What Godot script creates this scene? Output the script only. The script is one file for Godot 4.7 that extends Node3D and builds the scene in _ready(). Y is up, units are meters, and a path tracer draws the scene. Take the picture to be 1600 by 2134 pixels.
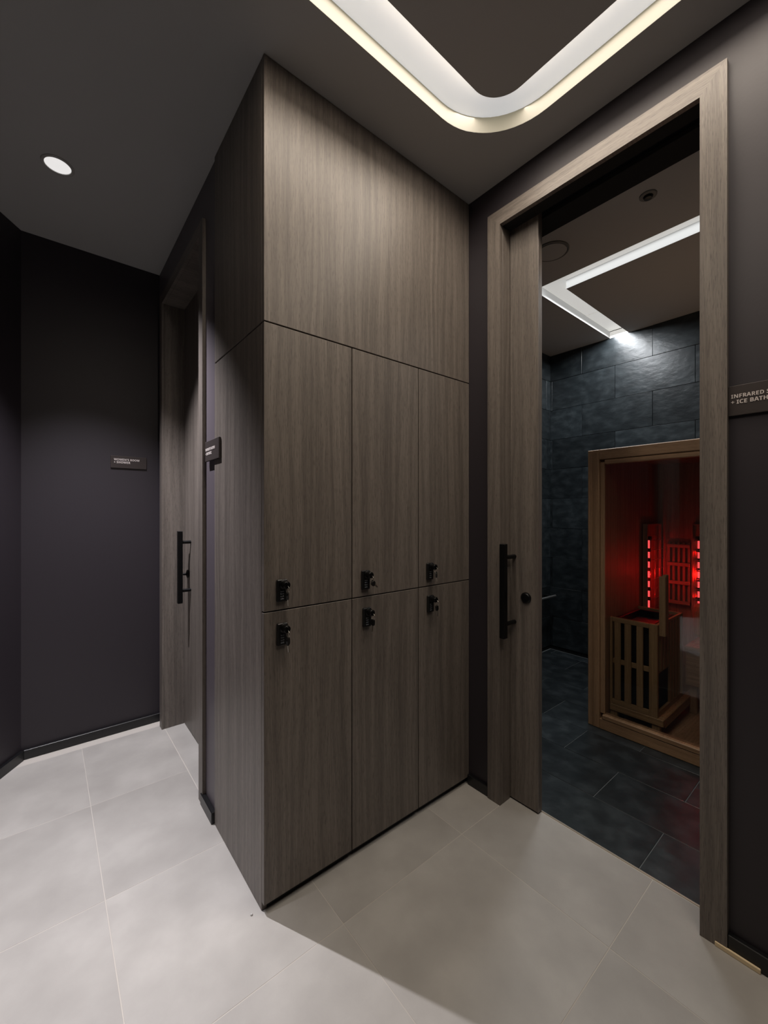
extends Node3D
# A dark changing corridor: wood lockers, a pocket door to a slate sauna room, coves of light in the ceiling.
# x runs along the locker fronts, -z along the locker side; metres.

const CEIL := 2.779
const LOCKER_Z := -1.27
const LOCKER_X := 0.543
const WALL_X := 1.572
const SLATE_X := 3.72
const SLATE_Z := -2.03

var M := {}
var used := {}

# ---------------------------------------------------------------- helpers
func numbered(called: String) -> String:
	if not used.has(called):
		used[called] = 0
		return called
	used[called] += 1
	return "%s_%03d" % [called, used[called]]

func tool() -> SurfaceTool:
	var st := SurfaceTool.new()
	st.begin(Mesh.PRIMITIVE_TRIANGLES)
	return st

func tri(st: SurfaceTool, a: Vector3, b: Vector3, c: Vector3, out: Vector3) -> void:
	var n := (b - a).cross(c - a)
	if n.length_squared() < 1e-18:
		return
	n = n.normalized()
	if n.dot(out) < 0.0:
		n = -n
		for p in [a, b, c]:
			st.set_normal(n)
			st.add_vertex(p)
	else:
		for p in [a, c, b]:
			st.set_normal(n)
			st.add_vertex(p)

func quad(st: SurfaceTool, a: Vector3, b: Vector3, c: Vector3, d: Vector3, out: Vector3) -> void:
	tri(st, a, b, c, out)
	tri(st, a, c, d, out)

# a box between two corners with chamfered edges
func bx(st: SurfaceTool, lo: Vector3, hi: Vector3, bev := 0.0015) -> void:
	var c := (lo + hi) * 0.5
	var h := (hi - lo).abs() * 0.5
	bev = minf(bev, minf(h.x, minf(h.y, h.z)) * 0.45)
	var P := func(s: Vector3, face: int) -> Vector3:
		var q := Vector3(h.x - bev, h.y - bev, h.z - bev)
		q[face] = h[face]
		return c + q * s
	for f in 3:
		var u := (f + 1) % 3
		var v := (f + 2) % 3
		for s in [-1.0, 1.0]:
			var k: Array = []
			for w in [[-1.0, -1.0], [1.0, -1.0], [1.0, 1.0], [-1.0, 1.0]]:
				var sg := Vector3.ZERO
				sg[f] = s
				sg[u] = w[0]
				sg[v] = w[1]
				k.append(P.call(sg, f))
			var out := Vector3.ZERO
			out[f] = s
			quad(st, k[0], k[1], k[2], k[3], out)
		if bev > 0.0:
			for su in [-1.0, 1.0]:
				for sv in [-1.0, 1.0]:
					var a := Vector3.ZERO
					a[f] = -1.0
					a[u] = su
					a[v] = sv
					var b := a
					b[f] = 1.0
					var out2 := Vector3.ZERO
					out2[u] = su
					out2[v] = sv
					quad(st, P.call(a, u), P.call(b, u), P.call(b, v), P.call(a, v), out2)
	if bev > 0.0:
		for sx in [-1.0, 1.0]:
			for sy in [-1.0, 1.0]:
				for sz in [-1.0, 1.0]:
					var s3 := Vector3(sx, sy, sz)
					tri(st, P.call(s3, 0), P.call(s3, 1), P.call(s3, 2), s3)

# convex outline pts (a, b) extruded along an axis from lo to hi; axis 0: (z, y), axis 1: (x, z), axis 2: (x, y)
func prism(st: SurfaceTool, pts: Array, axis: int, lo: float, hi: float) -> void:
	var at := func(p: Vector2, t: float) -> Vector3:
		if axis == 0:
			return Vector3(t, p.y, p.x)
		if axis == 1:
			return Vector3(p.x, t, p.y)
		return Vector3(p.x, p.y, t)
	var mid := Vector2.ZERO
	for p in pts:
		mid += p
	mid /= pts.size()
	var ax := Vector3.ZERO
	ax[axis] = 1.0
	for i in pts.size():
		var p: Vector2 = pts[i]
		var q: Vector2 = pts[(i + 1) % pts.size()]
		tri(st, at.call(mid, lo), at.call(p, lo), at.call(q, lo), -ax)
		tri(st, at.call(mid, hi), at.call(p, hi), at.call(q, hi), ax)
		var m2 := (p + q) * 0.5
		quad(st, at.call(p, lo), at.call(q, lo), at.call(q, hi), at.call(p, hi), at.call(m2, 0.0) - at.call(mid, 0.0))

func smooth_tri(st: SurfaceTool, p: Array, n: Array) -> void:
	var f: Vector3 = (p[1] - p[0]).cross(p[2] - p[0])
	if f.length_squared() < 1e-20:
		return
	var order := [0, 1, 2] if f.dot(n[0] + n[1] + n[2]) < 0.0 else [0, 2, 1]
	for i in order:
		st.set_normal(n[i])
		st.add_vertex(p[i])

# a round bar along a line of points
func tube(st: SurfaceTool, pts: Array, r: float, sides := 10, closed := false) -> void:
	var rings: Array = []
	var norms: Array = []
	var count := pts.size()
	for i in count:
		var fore: Vector3 = pts[(i + 1) % count] if closed or i < count - 1 else pts[i]
		var aft: Vector3 = pts[(i - 1 + count) % count] if closed or i > 0 else pts[i]
		var d := (fore - aft).normalized()
		var ref := Vector3.UP if absf(d.y) < 0.9 else Vector3.RIGHT
		var e1 := d.cross(ref).normalized()
		var e2 := d.cross(e1).normalized()
		var ring: Array = []
		var nn: Array = []
		for k in sides:
			var n := e1 * cos(TAU * k / sides) + e2 * sin(TAU * k / sides)
			ring.append(pts[i] + n * r)
			nn.append(n)
		rings.append(ring)
		norms.append(nn)
	for i in (count if closed else count - 1):
		var j := (i + 1) % count
		for k in sides:
			var l := (k + 1) % sides
			smooth_tri(st, [rings[i][k], rings[i][l], rings[j][l]], [norms[i][k], norms[i][l], norms[j][l]])
			smooth_tri(st, [rings[i][k], rings[j][l], rings[j][k]], [norms[i][k], norms[j][l], norms[j][k]])
	if not closed:
		for e in [0, count - 1]:
			var out: Vector3 = pts[e] - pts[1 if e == 0 else count - 2]
			for k in sides:
				tri(st, pts[e], rings[e][k], rings[e][(k + 1) % sides], out)

# a turned shape round an axis through c: profile of (radius, along); axis 1 = y, axis 2 = z, axis 0 = x
func lathe(st: SurfaceTool, c: Vector3, profile: Array, axis := 1, sides := 32) -> void:
	var ax := Vector3.ZERO
	ax[axis] = 1.0
	var e1 := Vector3.ZERO
	e1[(axis + 1) % 3] = 1.0
	var e2 := ax.cross(e1)
	for i in profile.size() - 1:
		var p: Vector2 = profile[i]
		var q: Vector2 = profile[i + 1]
		var t := q - p
		var nr := Vector2(t.y, -t.x).normalized()
		for k in sides:
			var a := TAU * k / sides
			var b := TAU * (k + 1) / sides
			var da := e1 * cos(a) + e2 * sin(a)
			var db := e1 * cos(b) + e2 * sin(b)
			var na := da * nr.x + ax * nr.y
			var nb := db * nr.x + ax * nr.y
			var pa := c + da * p.x + ax * p.y
			var pb := c + db * p.x + ax * p.y
			var qa := c + da * q.x + ax * q.y
			var qb := c + db * q.x + ax * q.y
			smooth_tri(st, [pa, pb, qb], [na, nb, nb])
			smooth_tri(st, [pa, qb, qa], [na, nb, na])

# commits a shape that was laid out in world places, as one named mesh under parent
func obj(called: String, st: SurfaceTool, m: Material, parent: Node3D = null) -> MeshInstance3D:
	var o := MeshInstance3D.new()
	o.mesh = st.commit()
	o.material_override = m
	o.cast_shadow = GeometryInstance3D.SHADOW_CASTING_SETTING_ON
	if parent == null:
		o.name = numbered(called)
		add_child(o)
	else:
		o.name = called
		var back := Vector3.ZERO
		var p: Node = parent
		while p is Node3D and p != self:
			back -= p.position
			p = p.get_parent()
		o.position = back
		parent.add_child(o, true)
	return o

func box(called: String, lo: Vector3, hi: Vector3, m: Material, parent: Node3D = null, bev := 0.0015) -> MeshInstance3D:
	var st := tool()
	bx(st, lo, hi, bev)
	return obj(called, st, m, parent)

func tag(o: Node3D, label: String, category: String, group := "") -> Node3D:
	o.set_meta("label", label)
	o.set_meta("category", category)
	if group:
		o.set_meta("group", group)
	return o

func thing(called: String, label: String, category: String, at: Vector3, group := "") -> Node3D:
	var o := Node3D.new()
	o.name = numbered(called)
	o.position = at
	add_child(o)
	return tag(o, label, category, group)

func shell(o: Node3D, label: String, category: String) -> Node3D:
	o.set_meta("kind", "structure")
	return tag(o, label, category)

func frame_node(called: String, at: Vector3) -> Node3D:
	var o := Node3D.new()
	o.name = numbered(called)
	o.position = at
	add_child(o)
	return o

# ---------------------------------------------------------------- materials
func noise(sd: int, freq: float, oct := 4) -> FastNoiseLite:
	var n := FastNoiseLite.new()
	n.seed = sd
	n.frequency = freq
	n.noise_type = FastNoiseLite.TYPE_SIMPLEX
	n.fractal_octaves = oct
	return n

func ramp_texture(sd: int, freq: float, oct: int, stops: Array, size := 1024) -> NoiseTexture2D:
	var t := NoiseTexture2D.new()
	t.width = size
	t.height = size
	t.seamless = true
	t.noise = noise(sd, freq, oct)
	var g := Gradient.new()
	var offs := PackedFloat32Array()
	var cols := PackedColorArray()
	for s in stops:
		offs.append(s[0])
		cols.append(s[1])
	g.offsets = offs
	g.colors = cols
	t.color_ramp = g
	return t

# the grain of a plain-sawn veneer: fine fibres, darker pores, slow bands. Grain along y, or along x when turned.
func grain(sd: int, light: Color, dark: Color, turned := false, w := 1024, h := 1024) -> ImageTexture:
	var fine := noise(sd, 1.0, 2)
	var band := noise(sd + 1, 1.0, 3)
	var warp := noise(sd + 2, 1.0, 2)
	var data := PackedByteArray()
	data.resize(w * h * 3)
	for j in h:
		for i in w:
			var x := float(i)
			var y := float(j)
			var wv := warp.get_noise_2d(x * 0.004, y * 0.0021) * 14.0
			var b := band.get_noise_2d((x + wv) * 0.028, y * 0.0011)
			var lines := sin((x + wv) * 0.95 + b * 11.0) * 0.5 + 0.5
			var f := fine.get_noise_2d(x * 0.42, y * 0.013)
			var pore := fine.get_noise_2d(x * 0.75 + 500.0, y * 0.045 + 90.0)
			var t := 0.5 + b * 0.31 + f * 0.27 + (lines - 0.5) * 0.12
			if pore < -0.42:
				t -= (-0.42 - pore) * 1.5
			var c := dark.lerp(light, clampf(t, 0.0, 1.0))
			var at := (i * h + j) * 3 if turned else (j * w + i) * 3
			data[at] = int(c.r * 255.0)
			data[at + 1] = int(c.g * 255.0)
			data[at + 2] = int(c.b * 255.0)
	var im := Image.create_from_data(h if turned else w, w if turned else h, false, Image.FORMAT_RGB8, data)
	return ImageTexture.create_from_image(im)

func plain(color: Color, rough := 0.6, metal := 0.0) -> StandardMaterial3D:
	var m := StandardMaterial3D.new()
	m.albedo_color = color
	m.roughness = rough
	m.metallic = metal
	return m

func textured(t: Texture2D, scale: Vector3, offset: Vector3, rough: float, tint := Color.WHITE) -> StandardMaterial3D:
	var m := StandardMaterial3D.new()
	m.albedo_color = tint
	m.albedo_texture = t
	m.roughness = rough
	m.uv1_triplanar = true
	m.uv1_world_triplanar = true
	m.uv1_scale = scale
	m.uv1_offset = offset
	m.uv1_triplanar_sharpness = 8.0
	return m

func glow(color: Color, energy: float) -> StandardMaterial3D:
	var m := plain(Color(0.85, 0.84, 0.82), 0.7)
	m.emission_enabled = true
	m.emission = color
	m.emission_energy_multiplier = energy
	return m

func make_materials() -> void:
	var g1 := grain(11, Color8(129, 120, 112), Color8(84, 77, 72))
	var g2 := grain(11, Color8(129, 120, 112), Color8(84, 77, 72), true)
	var upright := Vector3(1.0 / 1.15, 1.0 / 3.1, 1.0 / 1.15)
	for k in 4:
		var m := textured(g1, upright, Vector3(0.23 * k, 0.05, 0.41 * k), 0.46)
		m.heightmap_enabled = false
		M["wood%d" % k] = m
	M.wood_across = textured(g2, Vector3(1.0 / 3.1, 1.0 / 1.15, 1.0 / 3.1), Vector3(0.2, 0.3, 0.1), 0.46)
	M.core = plain(Color8(22, 20, 20), 0.8)
	M.gap = plain(Color8(16, 15, 15), 0.9)
	# painted walls, aubergine grey
	var paint_bump := ramp_texture(5, 0.05, 3, [[0.0, Color.BLACK], [1.0, Color.WHITE]], 512)
	M.paint = plain(Color8(43, 38, 43), 0.5)
	M.paint.heightmap_enabled = true
	M.paint.heightmap_texture = paint_bump
	M.paint.heightmap_scale = 0.008
	M.paint.uv1_triplanar = true
	M.paint.uv1_world_triplanar = true
	M.paint.uv1_scale = Vector3.ONE * 2.2
	M.ceiling = plain(Color8(177, 176, 175), 0.85)
	M.skirting = plain(Color8(17, 17, 19), 0.35)
	M.black = plain(Color8(15, 15, 16), 0.42)
	M.black_metal = plain(Color8(20, 20, 21), 0.38, 0.6)
	M.chrome = plain(Color8(225, 225, 222), 0.42, 1.0)
	M.steel = plain(Color8(190, 186, 178), 0.32, 1.0)
	M.trim_metal = plain(Color8(196, 186, 172), 0.35, 0.7)
	M.sign = plain(Color8(48, 40, 38), 0.5)
	M.letter = plain(Color8(205, 196, 192), 0.6)
	M.dial = plain(Color8(96, 98, 102), 0.35, 0.5)
	# porcelain floor tiles
	var f1 := ramp_texture(21, 0.0042, 6, [[0.0, Color8(155, 151, 147)], [0.45, Color8(164, 160, 156)], [0.6, Color8(167, 163, 159)], [1.0, Color8(177, 173, 169)]])
	for k in 5:
		var tone := 1.0 - 0.011 * float((k * 3) % 5)
		var m := textured(f1, Vector3.ONE * 0.62, Vector3(0.37 * k, 0.0, 0.53 * k), 0.5, Color(tone, tone, tone * 0.995))
		M["floor%d" % k] = m
	M.grout = plain(Color8(178, 172, 165), 0.85)
	# slate
	var s1 := ramp_texture(31, 0.006, 5, [[0.0, Color8(32, 37, 40)], [0.5, Color8(43, 49, 52)], [1.0, Color8(60, 66, 69)]])
	var sb := ramp_texture(33, 0.008, 6, [[0.0, Color.BLACK], [1.0, Color.WHITE]])
	for k in 4:
		var tone := 1.0 - 0.07 * k
		var m := textured(s1, Vector3(1.0, 1.7, 1.0), Vector3(0.31 * k, 0.17 * k, 0.43 * k), 0.32, Color(tone, tone, tone))
		m.heightmap_enabled = true
		m.heightmap_texture = sb
		m.heightmap_scale = 0.09
		M["slate%d" % k] = m
	M.slate_grout = plain(Color8(92, 96, 97), 0.9)
	M.slate_grout_dark = plain(Color8(26, 29, 31), 0.9)
	# sauna
	var c1 := grain(41, Color8(192, 156, 122), Color8(140, 110, 82), false, 512, 512)
	var c2 := grain(41, Color8(192, 156, 122), Color8(140, 110, 82), true, 512, 512)
	M.cedar = textured(c1, Vector3(1.6, 0.5, 1.6), Vector3.ZERO, 0.5)
	M.cedar_across = textured(c2, Vector3(0.5, 1.6, 0.5), Vector3.ZERO, 0.5)
	M.pine = textured(c1, Vector3(2.0, 0.5, 2.0), Vector3(0.4, 0.2, 0.1), 0.55, Color(0.98, 1.0, 0.92))
	M.pine_across = textured(c2, Vector3(0.5, 2.0, 0.5), Vector3(0.4, 0.2, 0.1), 0.55, Color(0.98, 1.0, 0.92))
	M.shim = plain(Color8(226, 205, 168), 0.7)
	M.glass = plain(Color(0.05, 0.04, 0.04, 0.1), 0.03)
	M.glass.transparency = BaseMaterial3D.TRANSPARENCY_ALPHA
	M.red_tube = glow(Color(1.0, 0.3, 0.31), 1.7)
	M.red_tube.albedo_color = Color8(150, 40, 40)
	M.cove_top = glow(Color(0.95, 0.97, 1.0), 0.4)
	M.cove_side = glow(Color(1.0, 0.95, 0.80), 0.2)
	M.cove_side.albedo_color = Color8(54, 52, 46)  # dark base colour; the light on the lining is put in as emission
	M.slate_cove = glow(Color(0.99, 0.99, 0.975), 0.36)
	M.slate_lining = glow(Color(0.99, 0.99, 0.975), 0.32)
	M.slate_lining.albedo_color = Color8(54, 53, 51)  # slot lining darkened too, its brightness painted on as emission
	M.paint_lit = plain(Color8(86, 79, 85), 0.45)  # same wall paint, brightened in colour for the downlight on the partition strip
	M.lens = glow(Color(1.0, 0.99, 0.985), 0.75)
	M.white_plastic = plain(Color8(170, 168, 165), 0.5)
	M.grey_dark = plain(Color8(52, 52, 55), 0.5)
	M.grey_plastic = plain(Color8(120, 118, 114), 0.6)

# ---------------------------------------------------------------- lights
func strip_light(called: String, at: Vector3, size: Vector2, energy: float, color: Color) -> void:
	var l := AreaLight3D.new()
	l.name = called
	l.area_size = size
	l.area_normalize_energy = true
	l.light_energy = energy
	l.light_color = color
	l.shadow_enabled = true
	l.position = at
	l.rotation_degrees = Vector3(-90, 0, 0)
	if "area_range" in l:
		l.area_range = 12.0
	add_child(l, true)

func spot(called: String, at: Vector3, aim: Vector3, energy: float, angle: float, color: Color, blend := 0.6, size := 0.03) -> void:
	var l := SpotLight3D.new()
	l.name = called
	l.light_energy = energy
	l.light_color = color
	l.spot_angle = angle
	l.spot_angle_attenuation = blend
	l.spot_range = 12.0
	l.spot_attenuation = 2.0
	l.light_size = size
	l.shadow_enabled = true
	add_child(l, true)
	l.look_at_from_position(at, aim, Vector3.FORWARD)

func _ready() -> void:
	# camera, sky, lights, exposure
	var cam := Camera3D.new()
	cam.name = "camera"
	cam.position = Vector3(0, 1.3, 0)
	cam.rotation_degrees = Vector3(0, -39.4, 0)
	cam.fov = rad_to_deg(2.0 * atan(1067.0 / 858.0))
	cam.near = 0.02
	cam.far = 60.0
	add_child(cam)
	var env := Environment.new()
	env.background_mode = Environment.BG_COLOR
	env.background_color = Color.BLACK
	env.tonemap_mode = Environment.TONE_MAPPER_LINEAR
	env.tonemap_exposure = 1.0
	env.sdfgi_enabled = true
	env.ssao_enabled = true
	env.ssil_enabled = true
	var we := WorldEnvironment.new()
	we.name = "environment"
	we.environment = env
	add_child(we)
	var warm := Color(1.0, 0.945, 0.875)
	var per_metre := 0.95
	var ly := CEIL + 0.056
	strip_light("cove_front_light", Vector3(0.86, ly, -0.985), Vector2(0.86, 0.12), 0.86 * per_metre, warm)
	strip_light("cove_right_light", Vector3(1.347, ly, -0.45), Vector2(0.12, 0.84), 0.84 * per_metre, warm)
	strip_light("cove_left_light", Vector3(0.372, ly, -0.45), Vector2(0.12, 0.84), 0.84 * per_metre, warm)
	strip_light("cove_rear_light", Vector3(0.86, ly, 0.078), Vector2(0.86, 0.12), 0.86 * per_metre, warm)
	var pale := Color(0.985, 0.975, 1.0)
	spot("downlight_lamp", Vector3(0.07, CEIL - 0.012, -2.24), Vector3(0.30, 0, -2.10), 7.8, 39.0, pale, 0.85, 0.012)
	spot("downlight_lamp_near", Vector3(-0.4, CEIL - 0.012, -1.42), Vector3(-0.36, 0, -1.4201), 3.6, 24.0, pale, 0.9)
	var cool := Color(0.97, 0.985, 1.0)
	strip_light("sauna_room_cove_long_light", Vector3(2.59, ly, -0.35), Vector2(0.12, 2.2), 1.6, cool)
	strip_light("sauna_room_cove_short_light", Vector3(3.18, CEIL + 0.017, -1.416), Vector2(1.02, 0.11), 1.7, cool)

	make_materials()
	build_floor()
	build_walls()
	build_ceiling()
	build_womens_door()
	build_pocket_door()
	build_slate_room()
	build_lockers()
	build_sauna()
	build_guard()
	build_signs()
	build_small_things()

# ---------------------------------------------------------------- floors
func build_floor() -> void:
	var st := tool()
	bx(st, Vector3(-2.3, -0.12, -3.0), Vector3(1.662, -0.0005, 2.1), 0.0)
	var fl := obj("floor", st, M.grout)
	shell(fl, "pale grey porcelain tiled floor in front of the lockers", "floor")
	var pitch := 0.572
	var rng := RandomNumberGenerator.new()
	rng.seed = 4
	for i in range(-6, 1):
		for j in range(-3, 4):
			var x0 := 1.298 + i * pitch
			var x1 := minf(x0 + pitch, 1.658)
			var z0 := -1.085 + j * pitch - (0.009 if j >= 1 else 0.0)
			var z1 := z0 + pitch
			if j == 0:
				z1 -= 0.009
			if x1 < -1.4 or z1 < -2.9 or z0 > 1.9:
				continue
			z0 = maxf(z0, -2.879)
			if x0 > 0.55 and z1 < -1.28:
				continue
			if x0 < 0.552 and x1 > 0.552 and z1 < -1.64:
				x1 = 0.552
			var g := 0.0013
			box("tile", Vector3(x0 + g, -0.01, z0 + g), Vector3(x1 - g, 0.0, z1 - g), M["floor%d" % rng.randi_range(0, 4)], fl, 0.0003)
	# the strip between the lockers' line and the grid's last row, and the doorway of the women's room
	box("tile", Vector3(0.555, -0.01, -2.74), Vector3(0.70, 0.0, -1.975), M.floor2, fl, 0.0003)

# ---------------------------------------------------------------- walls
func build_walls() -> void:
	var st := tool()
	bx(st, Vector3(WALL_X, 0, -3.0), Vector3(1.628, CEIL, -1.10), 0.0)
	bx(st, Vector3(1.668, 0, -2.2), Vector3(1.78, CEIL, -1.10), 0.0)
	bx(st, Vector3(WALL_X, 2.615, -1.10), Vector3(1.78, CEIL, -0.345), 0.0)
	bx(st, Vector3(WALL_X, 0, -0.345), Vector3(1.78, CEIL, 2.1), 0.0)
	shell(obj("wall_right", st, M.paint), "dark aubergine wall around the open pocket doorway", "wall")

	st = tool()
	bx(st, Vector3(-0.2, 0, -3.0), Vector3(0.85, CEIL, -2.88), 0.0)
	shell(obj("wall_back", st, M.paint), "dark aubergine wall at the corridor end carrying the small sign", "wall")

	st = tool()
	var p0 := Vector2(-0.1, -2.88)
	var dir := Vector2(-0.541, 0.841)
	var nor := Vector2(-dir.y, dir.x)
	var p1 := p0 + dir * 2.35
	prism(st, [p0, p1, p1 + nor * 0.1, p0 + nor * 0.1], 1, 0.0, CEIL)
	shell(obj("wall_left", st, M.paint), "dark wall turning away at an angle left of the corridor end", "wall")
	st = tool()
	bx(st, Vector3(p1.x - 0.1, 0, p1.y - 0.05), Vector3(p1.x, CEIL, 2.1), 0.0)
	shell(obj("wall_west", st, M.paint), "dark side wall behind the camera on the left", "wall")
	st = tool()
	bx(st, Vector3(p1.x - 0.1, 0, 2.0), Vector3(1.78, CEIL, 2.1), 0.0)
	shell(obj("wall_rear", st, M.paint), "dark wall behind the camera", "wall")

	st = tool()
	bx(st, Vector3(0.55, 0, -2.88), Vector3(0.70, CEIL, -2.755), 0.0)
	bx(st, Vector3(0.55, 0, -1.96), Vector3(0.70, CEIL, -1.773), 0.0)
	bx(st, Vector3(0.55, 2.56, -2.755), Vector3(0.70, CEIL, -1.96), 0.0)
	shell(obj("wall_partition", st, M.paint_lit), "narrow dark wall strip between the women's door and the lockers", "wall")

	# skirting
	st = tool()
	bx(st, Vector3(-0.09, 0, -2.88), Vector3(0.549, 0.05, -2.862), 0.002)
	shell(obj("baseboard_back", st, M.skirting), "low black skirting along the corridor end wall", "baseboard")
	st = tool()
	var q0 := p0 + Vector2(-0.004, 0.012)
	prism(st, [q0, p1, p1 - nor * 0.018, q0 - nor * 0.018], 1, 0.0, 0.05)
	shell(obj("baseboard_left", st, M.skirting), "low black skirting along the angled wall on the left", "baseboard")
	st = tool()
	bx(st, Vector3(0.531, 0, -1.935), Vector3(0.55, 0.05, -1.775), 0.002)
	shell(obj("baseboard_partition", st, M.skirting), "short black skirting block between women's door casing and lockers", "baseboard")
	st = tool()
	bx(st, Vector3(1.556, 0, -1.268), Vector3(WALL_X, 0.047, -1.15), 0.002)
	shell(obj("baseboard_corner", st, M.skirting), "short black skirting between lockers and pocket door casing", "baseboard")
	st = tool()
	bx(st, Vector3(1.556, 0, -0.296), Vector3(WALL_X, 0.052, 2.0), 0.002)
	shell(obj("baseboard_right", st, M.skirting), "black skirting right of the pocket doorway below the sign", "baseboard")

# ---------------------------------------------------------------- ceilings and coves
# outline of a rectangle with round corners; each point comes with the corner or edge point of the rectangle it belongs to
func rounded(lo: Vector2, hi: Vector2, r: float, steps := 14) -> PackedVector2Array:
	var out := PackedVector2Array()
	var corners := [[Vector2(hi.x - r, hi.y - r), 0.0], [Vector2(lo.x + r, hi.y - r), 90.0], [Vector2(lo.x + r, lo.y + r), 180.0], [Vector2(hi.x - r, lo.y + r), 270.0]]
	for c in corners:
		for k in steps + 1:
			var a := deg_to_rad(c[1] + 90.0 * k / steps)
			out.append(c[0] + Vector2(cos(a), sin(a)) * r)
	return out

func wall_loop(st: SurfaceTool, loop: PackedVector2Array, y0: float, y1: float, inward: bool) -> void:
	var n := loop.size()
	var mid := Vector2.ZERO
	for p in loop:
		mid += p / n
	var normals: Array = []
	for i in n:
		var t := (loop[(i + 1) % n] - loop[(i - 1 + n) % n]).normalized()
		var q := Vector2(t.y, -t.x)
		if (q.dot(loop[i] - mid) > 0.0) == inward:
			q = -q
		normals.append(Vector3(q.x, 0, q.y))
	for i in n:
		var j := (i + 1) % n
		var a := Vector3(loop[i].x, y0, loop[i].y)
		var b := Vector3(loop[j].x, y0, loop[j].y)
		var c := Vector3(loop[j].x, y1, loop[j].y)
		var d := Vector3(loop[i].x, y1, loop[i].y)
		smooth_tri(st, [a, b, c], [normals[i], normals[j], normals[j]])
		smooth_tri(st, [a, c, d], [normals[i], normals[j], normals[i]])

func build_ceiling() -> void:
	var lo := Vector2(0.30, -1.057)
	var hi := Vector2(1.419, 0.15)
	var wide := 0.144
	var outer := rounded(lo, hi, 0.27)
	var inner := rounded(lo + Vector2.ONE * wide, hi - Vector2.ONE * wide, 0.11)
	var top := CEIL + 0.062
	var down := Vector3.DOWN
	# the ceiling: slabs round the ring's rectangle, the corners left over, the island, a lid
	var st := tool()
	bx(st, Vector3(-2.3, top, -3.0), Vector3(1.78, top + 0.15, 2.1), 0.0)
	bx(st, Vector3(-2.3, CEIL, -3.0), Vector3(WALL_X + 0.01, top, lo.y), 0.0)
	bx(st, Vector3(-2.3, CEIL, hi.y), Vector3(WALL_X + 0.01, top, 2.1), 0.0)
	bx(st, Vector3(-2.3, CEIL, lo.y), Vector3(lo.x, top, hi.y), 0.0)
	bx(st, Vector3(hi.x, CEIL, lo.y), Vector3(WALL_X + 0.01, top, hi.y), 0.0)
	var each := 15
	var cs := [hi, Vector2(lo.x, hi.y), lo, Vector2(hi.x, lo.y)]
	for c in 4:
		for k in each - 1:
			var a := outer[c * each + k]
			var b := outer[c * each + k + 1]
			tri(st, Vector3(cs[c].x, CEIL, cs[c].y), Vector3(a.x, CEIL, a.y), Vector3(b.x, CEIL, b.y), down)
	shell(obj("ceiling", st, M.ceiling), "smooth taupe grey ceiling with a rounded light cove cut into it", "ceiling")
	st = tool()
	var mid := (lo + hi) * 0.5
	for i in inner.size():
		var a := inner[i]
		var b := inner[(i + 1) % inner.size()]
		tri(st, Vector3(mid.x, CEIL, mid.y), Vector3(a.x, CEIL, a.y), Vector3(b.x, CEIL, b.y), down)
	wall_loop(st, inner, CEIL, top, false)
	shell(obj("ceiling_panel", st, M.ceiling), "round cornered ceiling panel inside the ring of light", "ceiling")
	# glowing cove: top diffuser, and a side lining whose light is set as emission
	var cove := thing("cove_light", "continuous round cornered white light cove in the corridor ceiling", "light", Vector3(0.86, CEIL, -0.45))
	st = tool()
	for i in outer.size():
		var j := (i + 1) % outer.size()
		quad(st, Vector3(outer[i].x, top - 0.002, outer[i].y), Vector3(outer[j].x, top - 0.002, outer[j].y), Vector3(inner[j].x, top - 0.002, inner[j].y), Vector3(inner[i].x, top - 0.002, inner[i].y), down)
	obj("light_diffuser", st, M.cove_top, cove)
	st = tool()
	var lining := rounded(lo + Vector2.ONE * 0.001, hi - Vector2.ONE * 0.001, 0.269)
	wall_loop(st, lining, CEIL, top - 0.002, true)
	obj("glow_lining", st, M.cove_side, cove).set_meta("label", "side lining of the cove with its cream light painted as glow")

	# recessed downlight over the women's door
	for d in [[Vector3(0.04, CEIL, -2.24), "bright round recessed downlight in the ceiling before the women's door"], [Vector3(-0.4, CEIL, -1.42), "round recessed downlight nearer the camera, out of frame"]]:
		var c: Vector3 = d[0]
		var dl := thing("downlight", d[1], "downlight", c)
		st = tool()
		lathe(st, c, [Vector2(0.058, 0.0), Vector2(0.058, -0.003), Vector2(0.055, -0.005), Vector2(0.047, -0.004), Vector2(0.046, -0.0005)])
		obj("trim_ring", st, M.white_plastic, dl)
		st = tool()
		lathe(st, c, [Vector2(0.047, -0.001), Vector2(0.0, -0.0015)])
		obj("light_lens", st, M.lens, dl)

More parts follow.
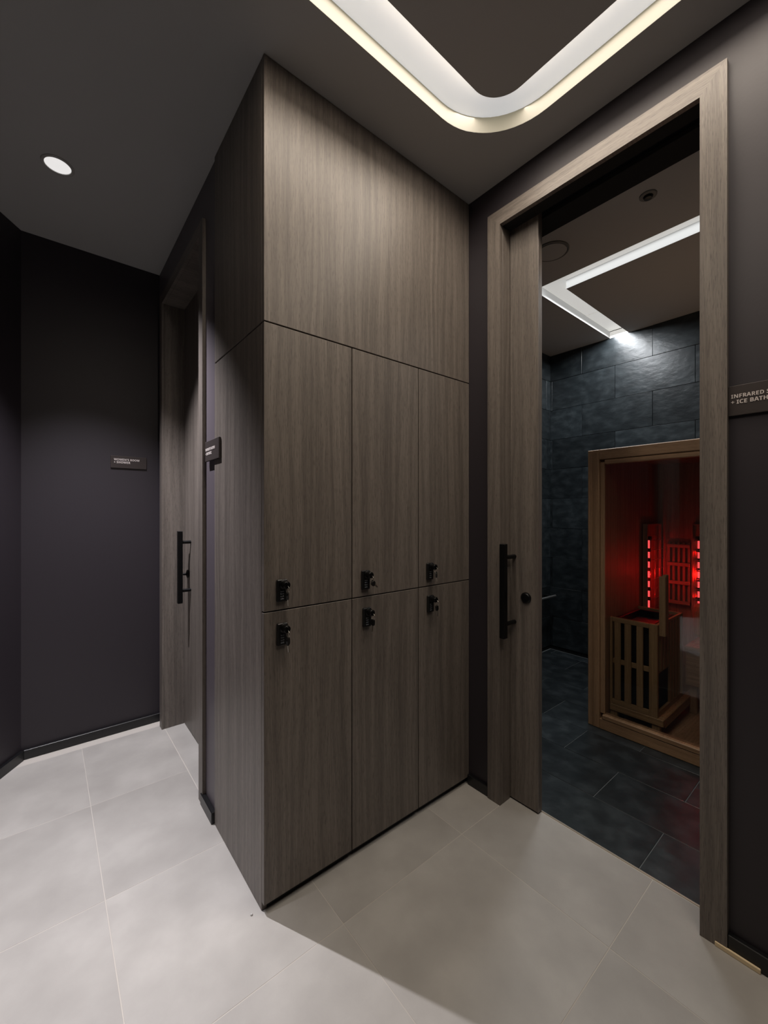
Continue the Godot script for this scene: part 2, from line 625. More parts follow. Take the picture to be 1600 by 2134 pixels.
# ---------------------------------------------------------------- doors
func build_womens_door() -> void:
	var d := frame_node("door_1", Vector3(0.6, 0, -2.36))
	shell(d, "closed tall wood door with black pull bar beside the small sign", "door")
	var x0 := 0.535
	var x1 := 0.5499
	var zi := -1.975  # near opening edge
	var zf := -2.74
	var w := 0.058
	var yh := 2.545
	var st := tool()
	prism(st, [Vector2(zi, 0), Vector2(zi + w, 0), Vector2(zi + w, yh + w), Vector2(zi, yh)], 0, x0, x1)
	obj("casing", st, M.wood0, d)
	st = tool()
	prism(st, [Vector2(zf, 0), Vector2(zf - w, 0), Vector2(zf - w, yh + w), Vector2(zf, yh)], 0, x0, x1)
	obj("casing", st, M.wood1, d)
	st = tool()
	prism(st, [Vector2(zi, yh), Vector2(zi + w, yh + w), Vector2(zf - w, yh + w), Vector2(zf, yh)], 0, x0, x1)
	obj("casing", st, M.wood_across, d)
	box("jamb", Vector3(0.5505, 0, zf - 0.014), Vector3(0.70, yh, zf), M.wood1, d)
	box("jamb", Vector3(0.5505, 0, zi), Vector3(0.70, yh, zi + 0.014), M.wood0, d)
	box("jamb", Vector3(0.5505, yh, zf), Vector3(0.70, yh + 0.014, zi), M.wood_across, d)
	var leaf := box("door_leaf", Vector3(0.659, 0.004, zf + 0.004), Vector3(0.699, yh - 0.003, zi - 0.002), M.wood2, d)
	pull_bar(leaf, 0.659, 0.601, -2.592, 1.189, 0.771, [1.124, 0.843])
	st = tool()
	lathe(st, Vector3(0.659, 0.93, -2.65), [Vector2(0.0, -0.03), Vector2(0.006, -0.03), Vector2(0.008, -0.012), Vector2(0.024, -0.006), Vector2(0.024, 0.0)], 0, 20)
	obj("thumb_turn", st, M.black_metal, leaf)

# a square black pull bar on two round posts, standing off a leaf whose face is at x = face
func pull_bar(leaf: Node3D, face: float, bar_x: float, z: float, y_top: float, y_bottom: float, posts: Array) -> void:
	var st := tool()
	bx(st, Vector3(bar_x - 0.014, y_bottom, z - 0.013), Vector3(bar_x + 0.012, y_top, z + 0.013), 0.002)
	for y in posts:
		tube(st, [Vector3(bar_x, y, z), Vector3(face, y, z)], 0.0095, 14)
	obj("pull_handle", st, M.black_metal, leaf)

func build_pocket_door() -> void:
	var d := frame_node("door_2", Vector3(1.62, 0, -0.72))
	shell(d, "tall wood pocket door slid half open to the slate sauna room", "door")
	var x0 := 1.552
	var x1 := WALL_X
	var zl := -1.082
	var zr := -0.362
	var w := 0.066
	var yh := 2.574
	var st := tool()
	prism(st, [Vector2(zl, 0), Vector2(zl - w, 0), Vector2(zl - w, yh + w), Vector2(zl, yh)], 0, x0, x1)
	obj("casing", st, M.wood0, d)
	st = tool()
	prism(st, [Vector2(zr, 0), Vector2(zr + w, 0), Vector2(zr + w, yh + w), Vector2(zr, yh)], 0, x0, x1)
	obj("casing", st, M.wood3, d)
	st = tool()
	prism(st, [Vector2(zl, yh), Vector2(zl - w, yh + w), Vector2(zr + w, yh + w), Vector2(zr, yh)], 0, x0, x1)
	obj("casing", st, M.wood_across, d)
	box("jamb", Vector3(x1 + 0.0005, 0, zl - 0.016), Vector3(1.630, yh, zl), M.wood1, d)
	box("jamb", Vector3(x1 + 0.0005, 0, zr), Vector3(1.78, yh, zr + 0.016), M.wood1, d)
	box("jamb", Vector3(x1 + 0.0005, yh, zl), Vector3(1.630, yh + 0.016, zr), M.gap, d)
	box("jamb", Vector3(1.668, yh, zl), Vector3(1.78, yh + 0.016, zr), M.gap, d)
	var leaf := box("door_leaf", Vector3(1.633, 0.006, -1.88), Vector3(1.6635, 2.60, -0.945), M.wood2, d)
	pull_bar(leaf, 1.633, 1.549, -1.061, 1.160, 0.747, [1.10, 0.806])
	st = tool()
	lathe(st, Vector3(1.633, 0.922, -1.003), [Vector2(0.0, -0.009), Vector2(0.018, -0.009), Vector2(0.0215, -0.006), Vector2(0.024, -0.005), Vector2(0.0245, 0.0)], 0, 28)
	obj("lock_rose", st, M.black_metal, leaf)
	box("threshold_strip", Vector3(1.661, -0.01, -1.08), Vector3(1.6675, 0.003, -0.362), M.trim_metal, d, 0.001)

# ---------------------------------------------------------------- the slate room
func build_slate_room() -> void:
	var len_ := 0.556
	var hgt := 0.278
	var rng := RandomNumberGenerator.new()
	rng.seed = 9
	# floor
	var st := tool()
	bx(st, Vector3(1.667, -0.12, SLATE_Z - 0.1), Vector3(SLATE_X + 0.1, -0.002, 1.0), 0.0)
	var fl := obj("floor_slate", st, M.slate_grout)
	shell(fl, "black slate tiled floor of the sauna room", "floor")
	for r in 8:
		var x0 := 1.668 + (0.265 + (r - 1) * 0.2785 if r > 0 else 0.0)
		var x1 := 1.668 + 0.265 + r * 0.2785
		x1 = minf(x1, SLATE_X - 0.012)
		if x1 - x0 < 0.02:
			continue
		var first := -0.57 if r % 2 == 0 else -0.847
		for k in range(-4, 3):
			var z1 := first + k * len_ + len_
			var z0 := first + k * len_
			z0 = maxf(z0, SLATE_Z + 0.012)
			z1 = minf(z1, 0.95)
			if z1 - z0 < 0.03:
				continue
			box("tile", Vector3(x0 + 0.0015, -0.01, z0 + 0.0015), Vector3(x1 - 0.0015, rng.randf_range(-0.0006, 0.0006), z1 - 0.0015), M["slate%d" % rng.randi_range(0, 3)], fl, 0.001)
	# far wall
	st = tool()
	bx(st, Vector3(SLATE_X + 0.001, 0, SLATE_Z - 0.1), Vector3(SLATE_X + 0.11, CEIL + 0.06, 1.0), 0.0)
	var wf := obj("wall_slate", st, M.slate_grout_dark)
	shell(wf, "far wall of the sauna room clad in black slate tiles", "wall")
	for r in 11:
		var y1 := 2.815 - (r - 1) * hgt
		var y0 := y1 - hgt
		y1 = minf(y1, CEIL + 0.058)
		y0 = maxf(y0, 0.0)
		if y1 - y0 < 0.01:
			continue
		var first := -1.726 if r % 2 == 1 else -1.448
		for k in range(-2, 4):
			var z0 := maxf(first + k * len_, SLATE_Z + 0.0005)
			var z1 := minf(first + (k + 1) * len_, 0.95)
			if z1 - z0 < 0.02:
				continue
			var proud := rng.randf_range(0.0, 0.0025)
			box("tile", Vector3(SLATE_X - 0.008 - proud, y0 + 0.0012, z0 + 0.0012), Vector3(SLATE_X + 0.002, y1 - 0.0012, z1 - 0.0012), M["slate%d" % rng.randi_range(0, 3)], wf, 0.0012)
	# side wall
	st = tool()
	bx(st, Vector3(1.78, 0, SLATE_Z - 0.1), Vector3(SLATE_X + 0.1, CEIL, SLATE_Z - 0.001), 0.0)
	var ws := obj("wall_slate_side", st, M.slate_grout_dark)
	shell(ws, "slate clad side wall of the sauna room just behind the door edge", "wall")
	for r in 11:
		var y1 := minf(2.815 - (r - 1) * hgt, CEIL)
		var y0 := maxf(2.815 - r * hgt, 0.0)
		if y1 - y0 < 0.01:
			continue
		var first := 3.36 if r % 2 == 1 else 3.08
		for k in range(-3, 2):
			var xa := maxf(first + k * len_, 1.79)
			var xb := minf(first + (k + 1) * len_, SLATE_X - 0.012)
			if xb - xa < 0.02:
				continue
			box("tile", Vector3(xa + 0.0012, y0 + 0.0012, SLATE_Z - 0.002), Vector3(xb - 0.0012, y1 - 0.0012, SLATE_Z + 0.008 + rng.randf_range(0.0, 0.002)), M["slate%d" % rng.randi_range(0, 3)], ws, 0.0012)
	st = tool()
	bx(st, Vector3(1.78, 0, 0.95), Vector3(SLATE_X + 0.1, CEIL, 1.05), 0.0)
	shell(obj("wall_sauna_near", st, M.paint), "near side wall of the sauna room hidden by the casing", "wall")
	# ceiling with a mitred cove: one leg along z, one along x that runs into the far wall
	st = tool()
	var top := CEIL + 0.06
	var ax := 2.517
	var bx_ := 2.665
	var za := -1.49
	var zb := -1.342
	bx(st, Vector3(1.60, top, SLATE_Z - 0.1), Vector3(SLATE_X + 0.1, top + 0.15, 1.05), 0.0)
	bx(st, Vector3(1.78, CEIL, SLATE_Z - 0.1), Vector3(ax, top, 1.05), 0.0)
	bx(st, Vector3(ax, CEIL, SLATE_Z - 0.1), Vector3(SLATE_X + 0.002, top, za), 0.0)
	bx(st, Vector3(bx_, CEIL, zb), Vector3(SLATE_X + 0.002, top, 1.05), 0.0)
	bx(st, Vector3(ax, CEIL, 0.8), Vector3(bx_, top, 1.05), 0.0)
	shell(obj("ceiling_sauna", st, M.ceiling), "grey ceiling of the sauna room with an angular light slot", "ceiling")
	var cv := thing("slot_light", "white angular light slot in the sauna room ceiling, meeting the slate wall", "light", Vector3(2.6, CEIL, -1.4))
	st = tool()
	var dn := Vector3.DOWN
	quad(st, Vector3(ax, top - 0.002, za), Vector3(bx_, top - 0.002, za), Vector3(bx_, top - 0.002, 0.8), Vector3(ax, top - 0.002, 0.8), dn)
	quad(st, Vector3(bx_, top - 0.002, za), Vector3(3.27, top - 0.002, za), Vector3(3.27, top - 0.002, zb), Vector3(bx_, top - 0.002, zb), dn)
	obj("light_diffuser", st, M.slate_cove, cv)
	st = tool()
	bx(st, Vector3(3.272, top - 0.0036, za), Vector3(SLATE_X - 0.012, top - 0.002, zb), 0.0)
	bx(st, Vector3(SLATE_X - 0.0115, CEIL - 0.002, za + 0.002), Vector3(SLATE_X - 0.009, top - 0.009, zb - 0.002), 0.0)
	obj("end_panel", st, M.slate_cove, cv)  # glowing panel added to stand for light on the slot end and wall
	st = tool()
	quad(st, Vector3(ax, CEIL, za + 0.001), Vector3(SLATE_X - 0.012, CEIL, za + 0.001), Vector3(SLATE_X - 0.012, top - 0.002, za + 0.001), Vector3(ax, top - 0.002, za + 0.001), Vector3.BACK)
	quad(st, Vector3(ax + 0.001, CEIL, za), Vector3(ax + 0.001, CEIL, 0.8), Vector3(ax + 0.001, top - 0.002, 0.8), Vector3(ax + 0.001, top - 0.002, za), Vector3.RIGHT)
	quad(st, Vector3(bx_ - 0.001, CEIL, zb - 0.001), Vector3(bx_ - 0.001, CEIL, 0.8), Vector3(bx_ - 0.001, top - 0.002, 0.8), Vector3(bx_ - 0.001, top - 0.002, zb - 0.001), Vector3.LEFT)
	obj("glow_lining", st, M.slate_lining, cv)

	# a shallow speaker and a small detector on that ceiling
	var sp := thing("ceiling_speaker", "round flush grey ceiling speaker beside the pocket door edge", "speaker", Vector3(2.215, CEIL, -1.20))
	st = tool()
	lathe(st, Vector3(2.215, CEIL, -1.20), [Vector2(0.092, 0.0), Vector2(0.092, -0.006), Vector2(0.089, -0.008), Vector2(0.084, -0.006), Vector2(0.083, -0.003)])
	obj("speaker_rim", st, M.grey_plastic, sp)
	st = tool()
	lathe(st, Vector3(2.215, CEIL, -1.20), [Vector2(0.080, -0.001), Vector2(0.079, -0.009), Vector2(0.0, -0.011)])
	obj("speaker_grille", st, M.ceiling, sp)
	var dt := thing("ceiling_sensor", "small dark round sensor on the sauna room ceiling near the casing", "sensor", Vector3(2.173, CEIL, -0.703))
	st = tool()
	lathe(st, Vector3(2.173, CEIL, -0.703), [Vector2(0.036, 0.0), Vector2(0.036, -0.004), Vector2(0.033, -0.006), Vector2(0.02, -0.006)])
	obj("sensor_plate", st, M.grey_plastic, dt)
	st = tool()
	lathe(st, Vector3(2.173, CEIL, -0.703), [Vector2(0.021, -0.005), Vector2(0.016, -0.016), Vector2(0.0, -0.018)])
	obj("sensor_cap", st, M.black, dt)

# ---------------------------------------------------------------- lockers
func build_lockers() -> void:
	var xs := [LOCKER_X, 0.888, 1.235, WALL_X - 0.0005]
	var y_low := 0.03
	var y_mid := 0.975
	var y_top := 1.917
	var zf := LOCKER_Z
	var zb := LOCKER_Z - 0.018
	var bank := thing("locker_bank", "built-in dark oak locker bank with six locked doors under a tall plain panel", "lockers", Vector3(1.05, 0, -1.52))
	var st := tool()
	bx(st, Vector3(LOCKER_X + 0.019, 0.03, -1.771), Vector3(WALL_X - 0.001, CEIL - 0.004, zb - 0.0015), 0.0)
	obj("body", st, M.core, bank)
	box("plinth", Vector3(LOCKER_X + 0.019, 0.0, -1.771), Vector3(WALL_X - 0.017, 0.03, zb - 0.002), M.black, bank)
	box("end_panel", Vector3(LOCKER_X, 0.0, -1.772), Vector3(LOCKER_X + 0.018, y_top - 0.0021, zb - 0.001), M.wood1, bank)
	box("end_panel", Vector3(LOCKER_X, y_top + 0.0021, -1.772), Vector3(LOCKER_X + 0.018, CEIL - 0.001, zb - 0.001), M.wood1, bank)
	box("top_panel", Vector3(LOCKER_X, y_top + 0.0021, zb), Vector3(WALL_X - 0.0005, CEIL - 0.001, zf), M.wood0, bank, 0.001)
	# meshes that all locks share
	var lock := tool()
	bx(lock, Vector3(-0.0185, -0.0365, 0.0), Vector3(0.0185, 0.0365, 0.011), 0.003)
	var case_mesh := lock.commit()
	var knob := tool()
	lathe(knob, Vector3(0.004, 0.021, 0.011), [Vector2(0.0155, 0.0), Vector2(0.0155, 0.004), Vector2(0.0125, 0.006), Vector2(0.012, 0.025), Vector2(0.0105, 0.027), Vector2(0.0, 0.027)], 2, 20)
	bx(knob, Vector3(0.0015, 0.012, 0.037), Vector3(0.0065, 0.030, 0.041), 0.001)
	var knob_mesh := knob.commit()
	var dial := tool()
	lathe(dial, Vector3(-0.001, 0, 0.0095), [Vector2(0.0, -0.0065), Vector2(0.0024, -0.006), Vector2(0.0028, -0.005), Vector2(0.0028, 0.005), Vector2(0.0024, 0.006), Vector2(0.0, 0.0065)], 0, 14)
	var dial_mesh := dial.commit()
	var ring := tool()
	var pts: Array = []
	for k in 20:
		pts.append(Vector3(0, cos(TAU * k / 20) * 0.0115, sin(TAU * k / 20) * 0.0115))
	tube(ring, pts, 0.0009, 6, true)
	var ring_mesh := ring.commit()
	var bow := tool()
	prism(bow, [Vector2(-0.008, 0.0), Vector2(-0.0095, -0.006), Vector2(-0.0095, -0.017), Vector2(-0.006, -0.022), Vector2(0.006, -0.022), Vector2(0.0095, -0.017), Vector2(0.0095, -0.006), Vector2(0.008, 0.0)], 2, -0.003, 0.003)
	var bow_mesh := bow.commit()
	var blade := tool()
	prism(blade, [Vector2(-0.003, -0.022), Vector2(-0.003, -0.045), Vector2(0.0, -0.049), Vector2(0.003, -0.046), Vector2(0.0038, -0.04), Vector2(0.0028, -0.036), Vector2(0.0038, -0.031), Vector2(0.003, -0.022)], 2, -0.0009, 0.0009)
	var blade_mesh := blade.commit()
	var where := ["left", "middle", "right"]
	# place of each lock (x, y) and the turn of the key that hangs from it: about y, tilt about z, with drop
	var locks := [[[0.602, 1.041], [0.947, 1.040], [1.298, 1.041]], [[0.603, 0.897], [0.953, 0.896], [1.301, 0.899]]]
	var keys := [[[55.0, 14.0, 0.0], [20.0, 58.0, 0.001], [35.0, 30.0, 0.0]], [[40.0, 8.0, 0.004], [86.0, 6.0, 0.0], [15.0, 12.0, 0.0]]]
	for row in 2:
		for c in 3:
			var y0: float = y_mid + 0.0021 if row == 0 else y_low
			var y1: float = y_top - 0.0021 if row == 0 else y_mid - 0.0021
			var door := box("locker_door", Vector3(xs[c] + (0.0021 if c > 0 else 0.0), y0, zb), Vector3(xs[c + 1] - (0.0021 if c < 2 else 0.0), y1, zf), M["wood%d" % ((c + row * 2 + 1) % 4)], bank, 0.001)
			var at := Vector3(locks[row][c][0], locks[row][c][1], zf)
			var spec := [["lock_case", case_mesh, M.black, Vector3.ZERO], ["lock_knob", knob_mesh, M.black_metal, Vector3.ZERO]]
			for k in 4:
				spec.append(["lock_dial", dial_mesh, M.dial, Vector3(0, -0.002 - 0.0085 * k, 0)])
			for s in spec:
				var o := MeshInstance3D.new()
				o.name = s[0]
				o.mesh = s[1]
				o.material_override = s[2]
				o.position = at + s[3] - bank.position - door.position
				door.add_child(o, true)
			var up: String = "upper" if row == 0 else "lower"
			var key := thing("locker_key", "key on a wire ring hanging from the %s %s locker's combination lock" % [up, where[c]], "key", at + Vector3(0.004, 0.019, 0.040))
			key.set_meta("group", "keys hanging from the locker locks")
			var r := MeshInstance3D.new()
			r.name = "key_ring"
			r.mesh = ring_mesh
			r.material_override = M.steel
			r.position = Vector3(0, -0.0115, 0)
			key.add_child(r, true)
			var hang := Basis.from_euler(Vector3(0, deg_to_rad(keys[row][c][0]), deg_to_rad(keys[row][c][1])))
			for s in [["key_bow", bow_mesh, M.black], ["key_blade", blade_mesh, M.steel]]:
				var o := MeshInstance3D.new()
				o.name = s[0]
				o.mesh = s[1]
				o.material_override = s[2]
				o.transform = Transform3D(hang, Vector3(0, -0.0225 - keys[row][c][2], 0))
				key.add_child(o, true)

# ---------------------------------------------------------------- sauna cabin
func build_sauna() -> void:
	var s := thing("infrared_sauna", "cedar infrared sauna cabin with a glass front glowing red inside", "sauna", Vector3(3.05, 0, -0.58))
	var xf := 2.57
	var xb := 3.50
	var zl := -1.16
	var zr := 0.02
	var h := 1.675
	box("corner_post", Vector3(xf + 0.003, 0, zl), Vector3(xf + 0.045, h, -1.13), M.cedar, s, 0.003)
	box("side_stile", Vector3(xf, 0, -1.1295), Vector3(xf + 0.045, h, -1.092), M.cedar, s, 0.003)
	box("side_stile", Vector3(xf, 0, zr - 0.08), Vector3(xf + 0.045, h, zr), M.cedar, s, 0.003)
	box("top_rail", Vector3(xf, 1.615, -1.0915), Vector3(xf + 0.045, h, zr - 0.081), M.cedar_across, s, 0.003)
	box("bottom_rail", Vector3(xf, 0.0, -1.0915), Vector3(xf + 0.045, 0.062, zr - 0.081), M.cedar_across, s, 0.003)
	box("sill", Vector3(xf - 0.004, 0.063, -1.075), Vector3(xf + 0.05, 0.09, zr - 0.081), M.cedar_across, s, 0.004)
	# bead round the pane
	box("glazing_bead", Vector3(xf + 0.012, 0.091, -1.0915), Vector3(xf + 0.04, 1.6, -1.066), M.cedar, s, 0.003)
	box("glazing_bead", Vector3(xf + 0.008, 1.585, -1.066), Vector3(xf + 0.04, 1.6145, zr - 0.081), M.cedar_across, s, 0.004)
	box("glass_pane", Vector3(xf + 0.022, 0.0905, -1.0655), Vector3(xf + 0.028, 1.5845, zr - 0.082), M.glass, s, 0.0)
	# shell
	var plank := 0.155
	for k in 6:
		var x0 := xf + 0.046 + k * plank
		box("wall_board", Vector3(x0, 0.03, zl + 0.002), Vector3(minf(x0 + plank - 0.0007, xb + 0.04), h - 0.03, -1.071), M.cedar, s, 0.0008)
	for k in 8:
		var z0 := -1.070 + k * 0.135
		box("wall_board", Vector3(xb, 0.03, z0), Vector3(xb + 0.04, h - 0.03, minf(z0 + 0.1343, zr)), M.cedar, s, 0.0008)
	box("side_wall", Vector3(xf + 0.046, 0.03, zr - 0.04), Vector3(xb, h - 0.03, zr), M.cedar, s)
	box("roof", Vector3(xf + 0.046, h - 0.029, zl), Vector3(xb + 0.04, h, zr), M.cedar_across, s)
	box("cabin_floor", Vector3(xf + 0.046, 0.0, zl), Vector3(xb + 0.04, 0.029, zr), M.cedar_across, s)
	# bench on the far side
	for k in 4:
		var x0 := 3.09 + k * 0.1025
		box("bench_slat", Vector3(x0, 0.435, -0.80), Vector3(x0 + 0.094 if k < 3 else xb - 0.001, 0.463, zr - 0.041), M.cedar_across, s, 0.004)
	box("bench_front", Vector3(3.115, 0.215, -0.80), Vector3(3.14, 0.434, zr - 0.041), M.cedar_across, s, 0.003)
	box("bench_leg", Vector3(3.15, 0.03, -0.79), Vector3(3.19, 0.434, -0.75), M.cedar, s, 0.003)
	box("bench_leg", Vector3(3.15, 0.03, -0.09), Vector3(3.19, 0.434, -0.05), M.cedar, s, 0.003)
	# lattice back rest
	for y in [0.66, 0.80, 0.93, 1.06]:
		box("backrest_rail", Vector3(3.455, y - 0.012, -1.0), Vector3(3.47, y + 0.012, -0.862), M.cedar_across, s, 0.002)
	for k in 5:
		var z := -0.992 + k * 0.0305
		box("backrest_slat", Vector3(3.4705, 0.64, z - 0.008), Vector3(3.499, 1.085, z + 0.008), M.cedar, s, 0.002)
	# rounded head roll standing on the bench
	var st := tool()
	lathe(st, Vector3(3.40, 0.464, -0.79), [Vector2(0.0, 0.0), Vector2(0.034, 0.002), Vector2(0.04, 0.02), Vector2(0.041, 0.17), Vector2(0.036, 0.2), Vector2(0.02, 0.218), Vector2(0.0, 0.222)], 1, 20)
	tag(obj("bolster", st, M.pine), "small upright rounded bolster glowing red on the sauna bench", "bolster")
	# infrared heaters: one on the side wall, one on the far wall
	heater(s, Vector3(3.235, 0.868, -1.066), Vector3.RIGHT, Vector3.BACK, 0.30)
	heater(s, Vector3(3.492, 0.868, -0.815), Vector3.FORWARD, Vector3.LEFT, 0.10)
	# round black disc under the roof
	var v := tool()
	lathe(v, Vector3(2.95, h - 0.03, -0.72), [Vector2(0.0, -0.012), Vector2(0.05, -0.012), Vector2(0.06, -0.006), Vector2(0.062, 0.0)], 1, 24)
	obj("ceiling_disc", v, M.black, s)

# back: middle of the glowing tube against the wall; along: to the side the cage spreads; out: into the cabin
func heater(s: Node3D, at: Vector3, along: Vector3, out: Vector3, spread: float) -> void:
	var up := Vector3.UP
	var ends := func(a0: float, a1: float, y0: float, y1: float, o0: float, o1: float) -> Array:
		var p: Vector3 = at + along * a0 + up * y0 + out * o0
		var q: Vector3 = at + along * a1 + up * y1 + out * o1
		return [Vector3(minf(p.x, q.x), minf(p.y, q.y), minf(p.z, q.z)), Vector3(maxf(p.x, q.x), maxf(p.y, q.y), maxf(p.z, q.z))]
	var st := tool()
	var e: Array = ends.call(-0.045, spread - 0.06, -0.30, 0.35, 0.0, 0.012)
	bx(st, e[0], e[1], 0.003)
	for side in [[-0.045, -0.035], [spread - 0.07, spread - 0.06]]:
		e = ends.call(side[0], side[1], -0.30, 0.35, 0.012, 0.03)
		bx(st, e[0], e[1], 0.002)
	for yy in [[0.34, 0.35], [-0.30, -0.29]]:
		e = ends.call(-0.035, spread - 0.07, yy[0], yy[1], 0.012, 0.03)
		bx(st, e[0], e[1], 0.002)
	var h := obj("heater", st, M.cedar, s)
	st = tool()
	tube(st, [at + out * 0.024 - up * 0.235, at + out * 0.024 + up * 0.235], 0.0055, 12)
	obj("light_tube", st, M.red_tube, h)
	for k in 2:
		var y := -0.262 if k == 0 else 0.238
		e = ends.call(-0.014, 0.014, y, y + 0.026, 0.012, 0.04)
		box("tube_socket", e[0], e[1], M.black, h, 0.003)
	for k in 6:
		var y := -0.235 + 0.0672 * (k + 1)
		e = ends.call(-0.012, 0.012, y - 0.0125, y + 0.0125, 0.0125, 0.034)
		box("tube_clip", e[0], e[1], M.black, h, 0.002)
	st = tool()
	for k in 8:
		var y := -0.235 + 0.0672 * k
		tube(st, [at + along * -0.03 + up * y + out * 0.043, at + along * (spread - 0.08) + up * y + out * 0.043], 0.0022, 6)
	for k in 4:
		var a := -0.03 + (spread - 0.05) * k / 3.0
		tube(st, [at + along * a - up * 0.25 + out * 0.045, at + along * a + up * 0.25 + out * 0.045], 0.0018, 6)
	obj("wire_guard", st, M.steel, h)
	for y in [-0.16, 0.0, 0.16]:
		var l := OmniLight3D.new()
		l.name = "heater_glow"
		l.light_color = Color(1.0, 0.08, 0.08)
		l.light_energy = 0.02
		l.light_size = 0.005
		l.omni_range = 12.0
		l.omni_attenuation = 2.0
		l.shadow_enabled = true
		l.position = at + out * 0.024 + up * y
		add_child(l, true)

# ---------------------------------------------------------------- slatted guard and the stove inside it
func build_guard() -> void:
	var g := thing("stove_guard", "slatted pale wood guard around the black stove behind the sauna glass", "guard", Vector3(2.87, 0.03, -0.93))
	var xf := 2.655
	var xb := 3.11
	var zl := -1.064
	var zr := -0.812
	var y0 := 0.17
	var y1 := 0.664
	# slats on the front: corner post wide, three slats, one at the glass edge
	for e in [[-1.040, -1.006], [-0.984, -0.949], [-0.920, -0.886]]:
		box("slat", Vector3(xf, y0, e[0]), Vector3(xf + 0.012, y1 - 0.028, e[1]), M.pine, g, 0.0015)
	box("corner_post", Vector3(xf - 0.002, 0.10, -0.855), Vector3(xf + 0.02, y1, zr), M.pine, g, 0.002)
	box("corner_post", Vector3(xf - 0.002, 0.10, zl - 0.001), Vector3(xf + 0.02, y1, zl + 0.012), M.pine, g, 0.002)
	box("corner_post", Vector3(xb - 0.02, 0.10, zr - 0.035), Vector3(xb, y1, zr), M.pine, g, 0.002)
	box("rail", Vector3(xf, y1 - 0.0275, zl + 0.0125), Vector3(xf + 0.014, y1, -0.8555), M.pine_across, g, 0.0015)
	box("rail", Vector3(xf + 0.0125, 0.383, zl + 0.0125), Vector3(xf + 0.024, 0.412, -0.8555), M.pine_across, g, 0.0015)
	box("rail", Vector3(xf, 0.14, zl + 0.0125), Vector3(xf + 0.014, y0 - 0.0005, -0.8555), M.pine_across, g, 0.0015)
	# right side
	var n := 7
	for k in n:
		var x := xf + 0.055 + k * 0.052
		box("slat", Vector3(x, 0.39 if k < 3 else y0, zr - 0.012), Vector3(x + 0.028, y1 - 0.016, zr), M.pine, g, 0.0015)
	box("rail", Vector3(xf + 0.0205, y1 - 0.0155, zr - 0.014), Vector3(xb - 0.0205, y1, zr), M.pine_across, g, 0.0015)
	box("rail", Vector3(xf + 0.0205, 0.372, zr - 0.024), Vector3(xb - 0.0205, 0.389, zr - 0.0125), M.pine_across, g, 0.0015)
	box("rail", Vector3(xf + 0.0205, 0.14, zr - 0.014), Vector3(xb - 0.0205, y0 - 0.0005, zr), M.pine_across, g, 0.0015)
	# back side
	box("rail", Vector3(xb - 0.014, y1 - 0.028, zl), Vector3(xb, y1, zr - 0.0355), M.pine_across, g, 0.0015)
	# base frame that sticks out at the corner, on feet
	box("base_frame", Vector3(xf - 0.006, 0.10, zl), Vector3(xf + 0.03, 0.139, zr + 0.03), M.pine_across, g, 0.003)
	box("base_frame", Vector3(xf + 0.031, 0.085, zr - 0.005), Vector3(xb + 0.2, 0.139, zr + 0.03), M.pine_across, g, 0.003)
	box("foot", Vector3(xf + 0.002, 0.03, zr - 0.03), Vector3(xf + 0.03, 0.0995, zr + 0.01), M.pine, g, 0.002)
	box("foot", Vector3(xf + 0.002, 0.03, zl), Vector3(xf + 0.03, 0.0995, zl + 0.04), M.pine, g, 0.002)
	box("foot", Vector3(xb + 0.16, 0.03, zr - 0.004), Vector3(xb + 0.19, 0.0845, zr + 0.028), M.pine, g, 0.002)
	# the tall board pair at the corner
	box("upright", Vector3(xf + 0.021, 0.60, zr + 0.0005), Vector3(xf + 0.034, 0.936, zr + 0.032), M.pine, g, 0.002)
	box("upright", Vector3(xf + 0.0345, 0.60, zr + 0.012), Vector3(xf + 0.075, 0.944, zr + 0.032), M.pine, g, 0.002)
	# stove
	var s := thing("sauna_stove", "black boxy electric stove inside the slatted wood guard", "stove", Vector3(2.87, 0.03, -0.94))
	box("stove_body", Vector3(2.70, 0.12, -1.055), Vector3(3.06, 0.60, -0.845), M.black, s, 0.012)
	var st := tool()
	bx(st, Vector3(2.70, 0.6005, -1.055), Vector3(3.06, 0.655, -1.035), 0.004)
	bx(st, Vector3(2.70, 0.6005, -0.865), Vector3(3.06, 0.655, -0.845), 0.004)
	bx(st, Vector3(2.70, 0.6005, -1.0345), Vector3(2.72, 0.655, -0.8655), 0.004)
	bx(st, Vector3(3.04, 0.6005, -1.0345), Vector3(3.06, 0.655, -0.8655), 0.004)
	obj("top_rim", st, M.black_metal, s)
	for k in 4:
		var lx := 2.71 if k % 2 == 0 else 3.02
		var lz := -1.045 if k < 2 else -0.885
		box("leg", Vector3(lx, 0.029, lz), Vector3(lx + 0.03, 0.1195, lz + 0.03), M.black, s)
	box("tray_plate", Vector3(2.7205, 0.6005, -1.0345), Vector3(3.0395, 0.612, -0.8655), M.grey_dark, s)

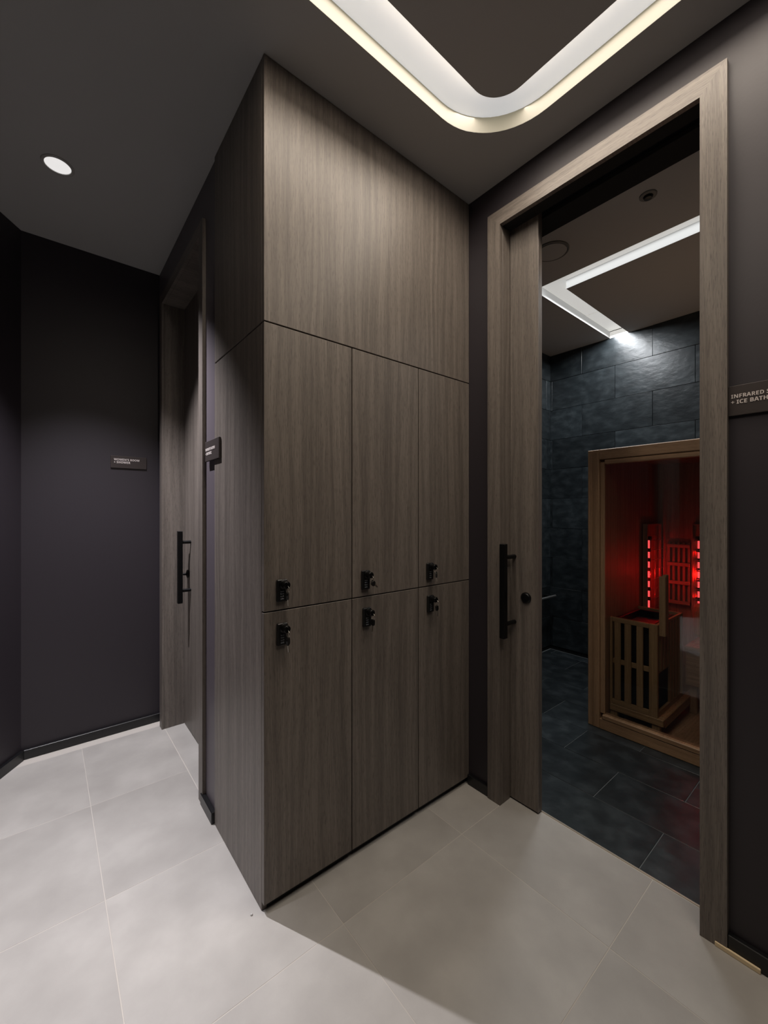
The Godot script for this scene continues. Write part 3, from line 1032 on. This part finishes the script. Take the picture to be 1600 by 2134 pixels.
# ---------------------------------------------------------------- signs
func lettering(parent: Node3D, words: String, width: float, at: Vector3, turn: float) -> void:
	var f := SystemFont.new()
	f.font_names = PackedStringArray(["Droid Sans"])
	f.font_weight = 700
	var t := TextMesh.new()
	t.font = f
	t.text = words
	t.font_size = 64
	t.depth = 0.0012
	t.pixel_size = 0.001
	t.curve_step = 1.0
	t.horizontal_alignment = HORIZONTAL_ALIGNMENT_LEFT
	t.vertical_alignment = VERTICAL_ALIGNMENT_BOTTOM
	var w := t.get_aabb().size.x
	t.pixel_size *= width / maxf(w, 0.0001)
	t.depth = 0.0012
	var b := t.get_aabb()
	var o := MeshInstance3D.new()
	o.name = "lettering"
	o.mesh = t
	o.material_override = M.letter
	o.rotation.y = turn
	var shift := Basis(Vector3.UP, turn) * Vector3(-b.position.x, -b.position.y, 0.0)
	o.position = at + shift - parent.position
	parent.add_child(o, true)

func build_signs() -> void:
	var a := thing("sign", "small dark room sign on the dark corridor end wall", "sign", Vector3(0.385, 1.56, -2.88))
	box("sign_plate", Vector3(0.293, 1.560, -2.88), Vector3(0.478, 1.632, -2.874), M.sign, a, 0.001)
	lettering(a, "WOMEN'S ROOM", 0.130, Vector3(0.309, 1.6045, -2.8735), 0.0)
	lettering(a, "+ SHOWER", 0.083, Vector3(0.309, 1.588, -2.8735), 0.0)
	var b := thing("sign", "small brown sign across the lit wall strip and the locker side", "sign", Vector3(0.54, 1.515, -1.78))
	box("sign_plate", Vector3(0.5345, 1.517, -1.872), Vector3(0.5425, 1.602, -1.690), M.sign, b, 0.001)
	lettering(b, "WOMEN'S ROOM", 0.124, Vector3(0.534, 1.5605, -1.864), -PI / 2)
	lettering(b, "+ SHOWER", 0.080, Vector3(0.534, 1.5425, -1.864), -PI / 2)
	var c := thing("sign", "dark sign at the right picture edge naming the infrared sauna", "sign", Vector3(1.57, 1.58, -0.2))
	box("sign_plate", Vector3(1.564, 1.583, -0.2955), Vector3(WALL_X, 1.671, -0.115), M.sign, c, 0.001)
	lettering(c, "INFRARED SAUNA", 0.127, Vector3(1.5635, 1.634, -0.289), -PI / 2)
	lettering(c, "+ ICE BATH", 0.080, Vector3(1.5635, 1.617, -0.289), -PI / 2)

# ---------------------------------------------------------------- small things
func build_small_things() -> void:
	box("wood_shim", Vector3(1.549, 0.0, -0.325), Vector3(1.5555, 0.014, -0.222), M.shim, null, 0.0015)
	tag(get_node("wood_shim"), "pale thin wood strip lying against the black skirting by the casing foot", "wood strip")
	var bar := thing("grab_bar", "short chrome bar on the sauna room side wall near the door edge", "bar", Vector3(3.4, 0.52, SLATE_Z))
	var st := tool()
	tube(st, [Vector3(3.12, 0.522, -1.945), Vector3(3.655, 0.522, -1.945)], 0.011, 12)
	obj("rail", st, M.chrome, bar)
	for x in [3.2, 3.6]:
		st = tool()
		tube(st, [Vector3(x, 0.522, -1.95), Vector3(x, 0.522, SLATE_Z + 0.01)], 0.008, 10)
		obj("bracket", st, M.black_metal, bar)
	# loop of black cable standing by the sauna corner
	st = tool()
	var pts: Array = []
	for k in 48:
		var a := TAU * k / 24.0
		var rr := 0.046 - 0.002 * k / 48.0
		pts.append(Vector3(3.385, 0.054, -1.455) + Vector3(0.773, 0, 0.635) * cos(a) * rr + Vector3.UP * sin(a) * rr + Vector3(0.635, 0, -0.773) * 0.013 * k / 48.0)
	tube(st, pts, 0.0075, 8)
	tag(obj("cable_loop", st, M.black), "loop of black cable standing on the slate floor behind the sauna corner", "cable")
	# crumb of plaster
	st = tool()
	lathe(st, Vector3(0.513, 0.0, -1.297), [Vector2(0.0, 0.0), Vector2(0.003, 0.0), Vector2(0.0042, 0.002), Vector2(0.003, 0.0045), Vector2(0.0, 0.005)], 1, 8)
	tag(obj("crumb", st, M.white_plastic), "tiny white crumb on the floor tile by the locker corner", "crumb")
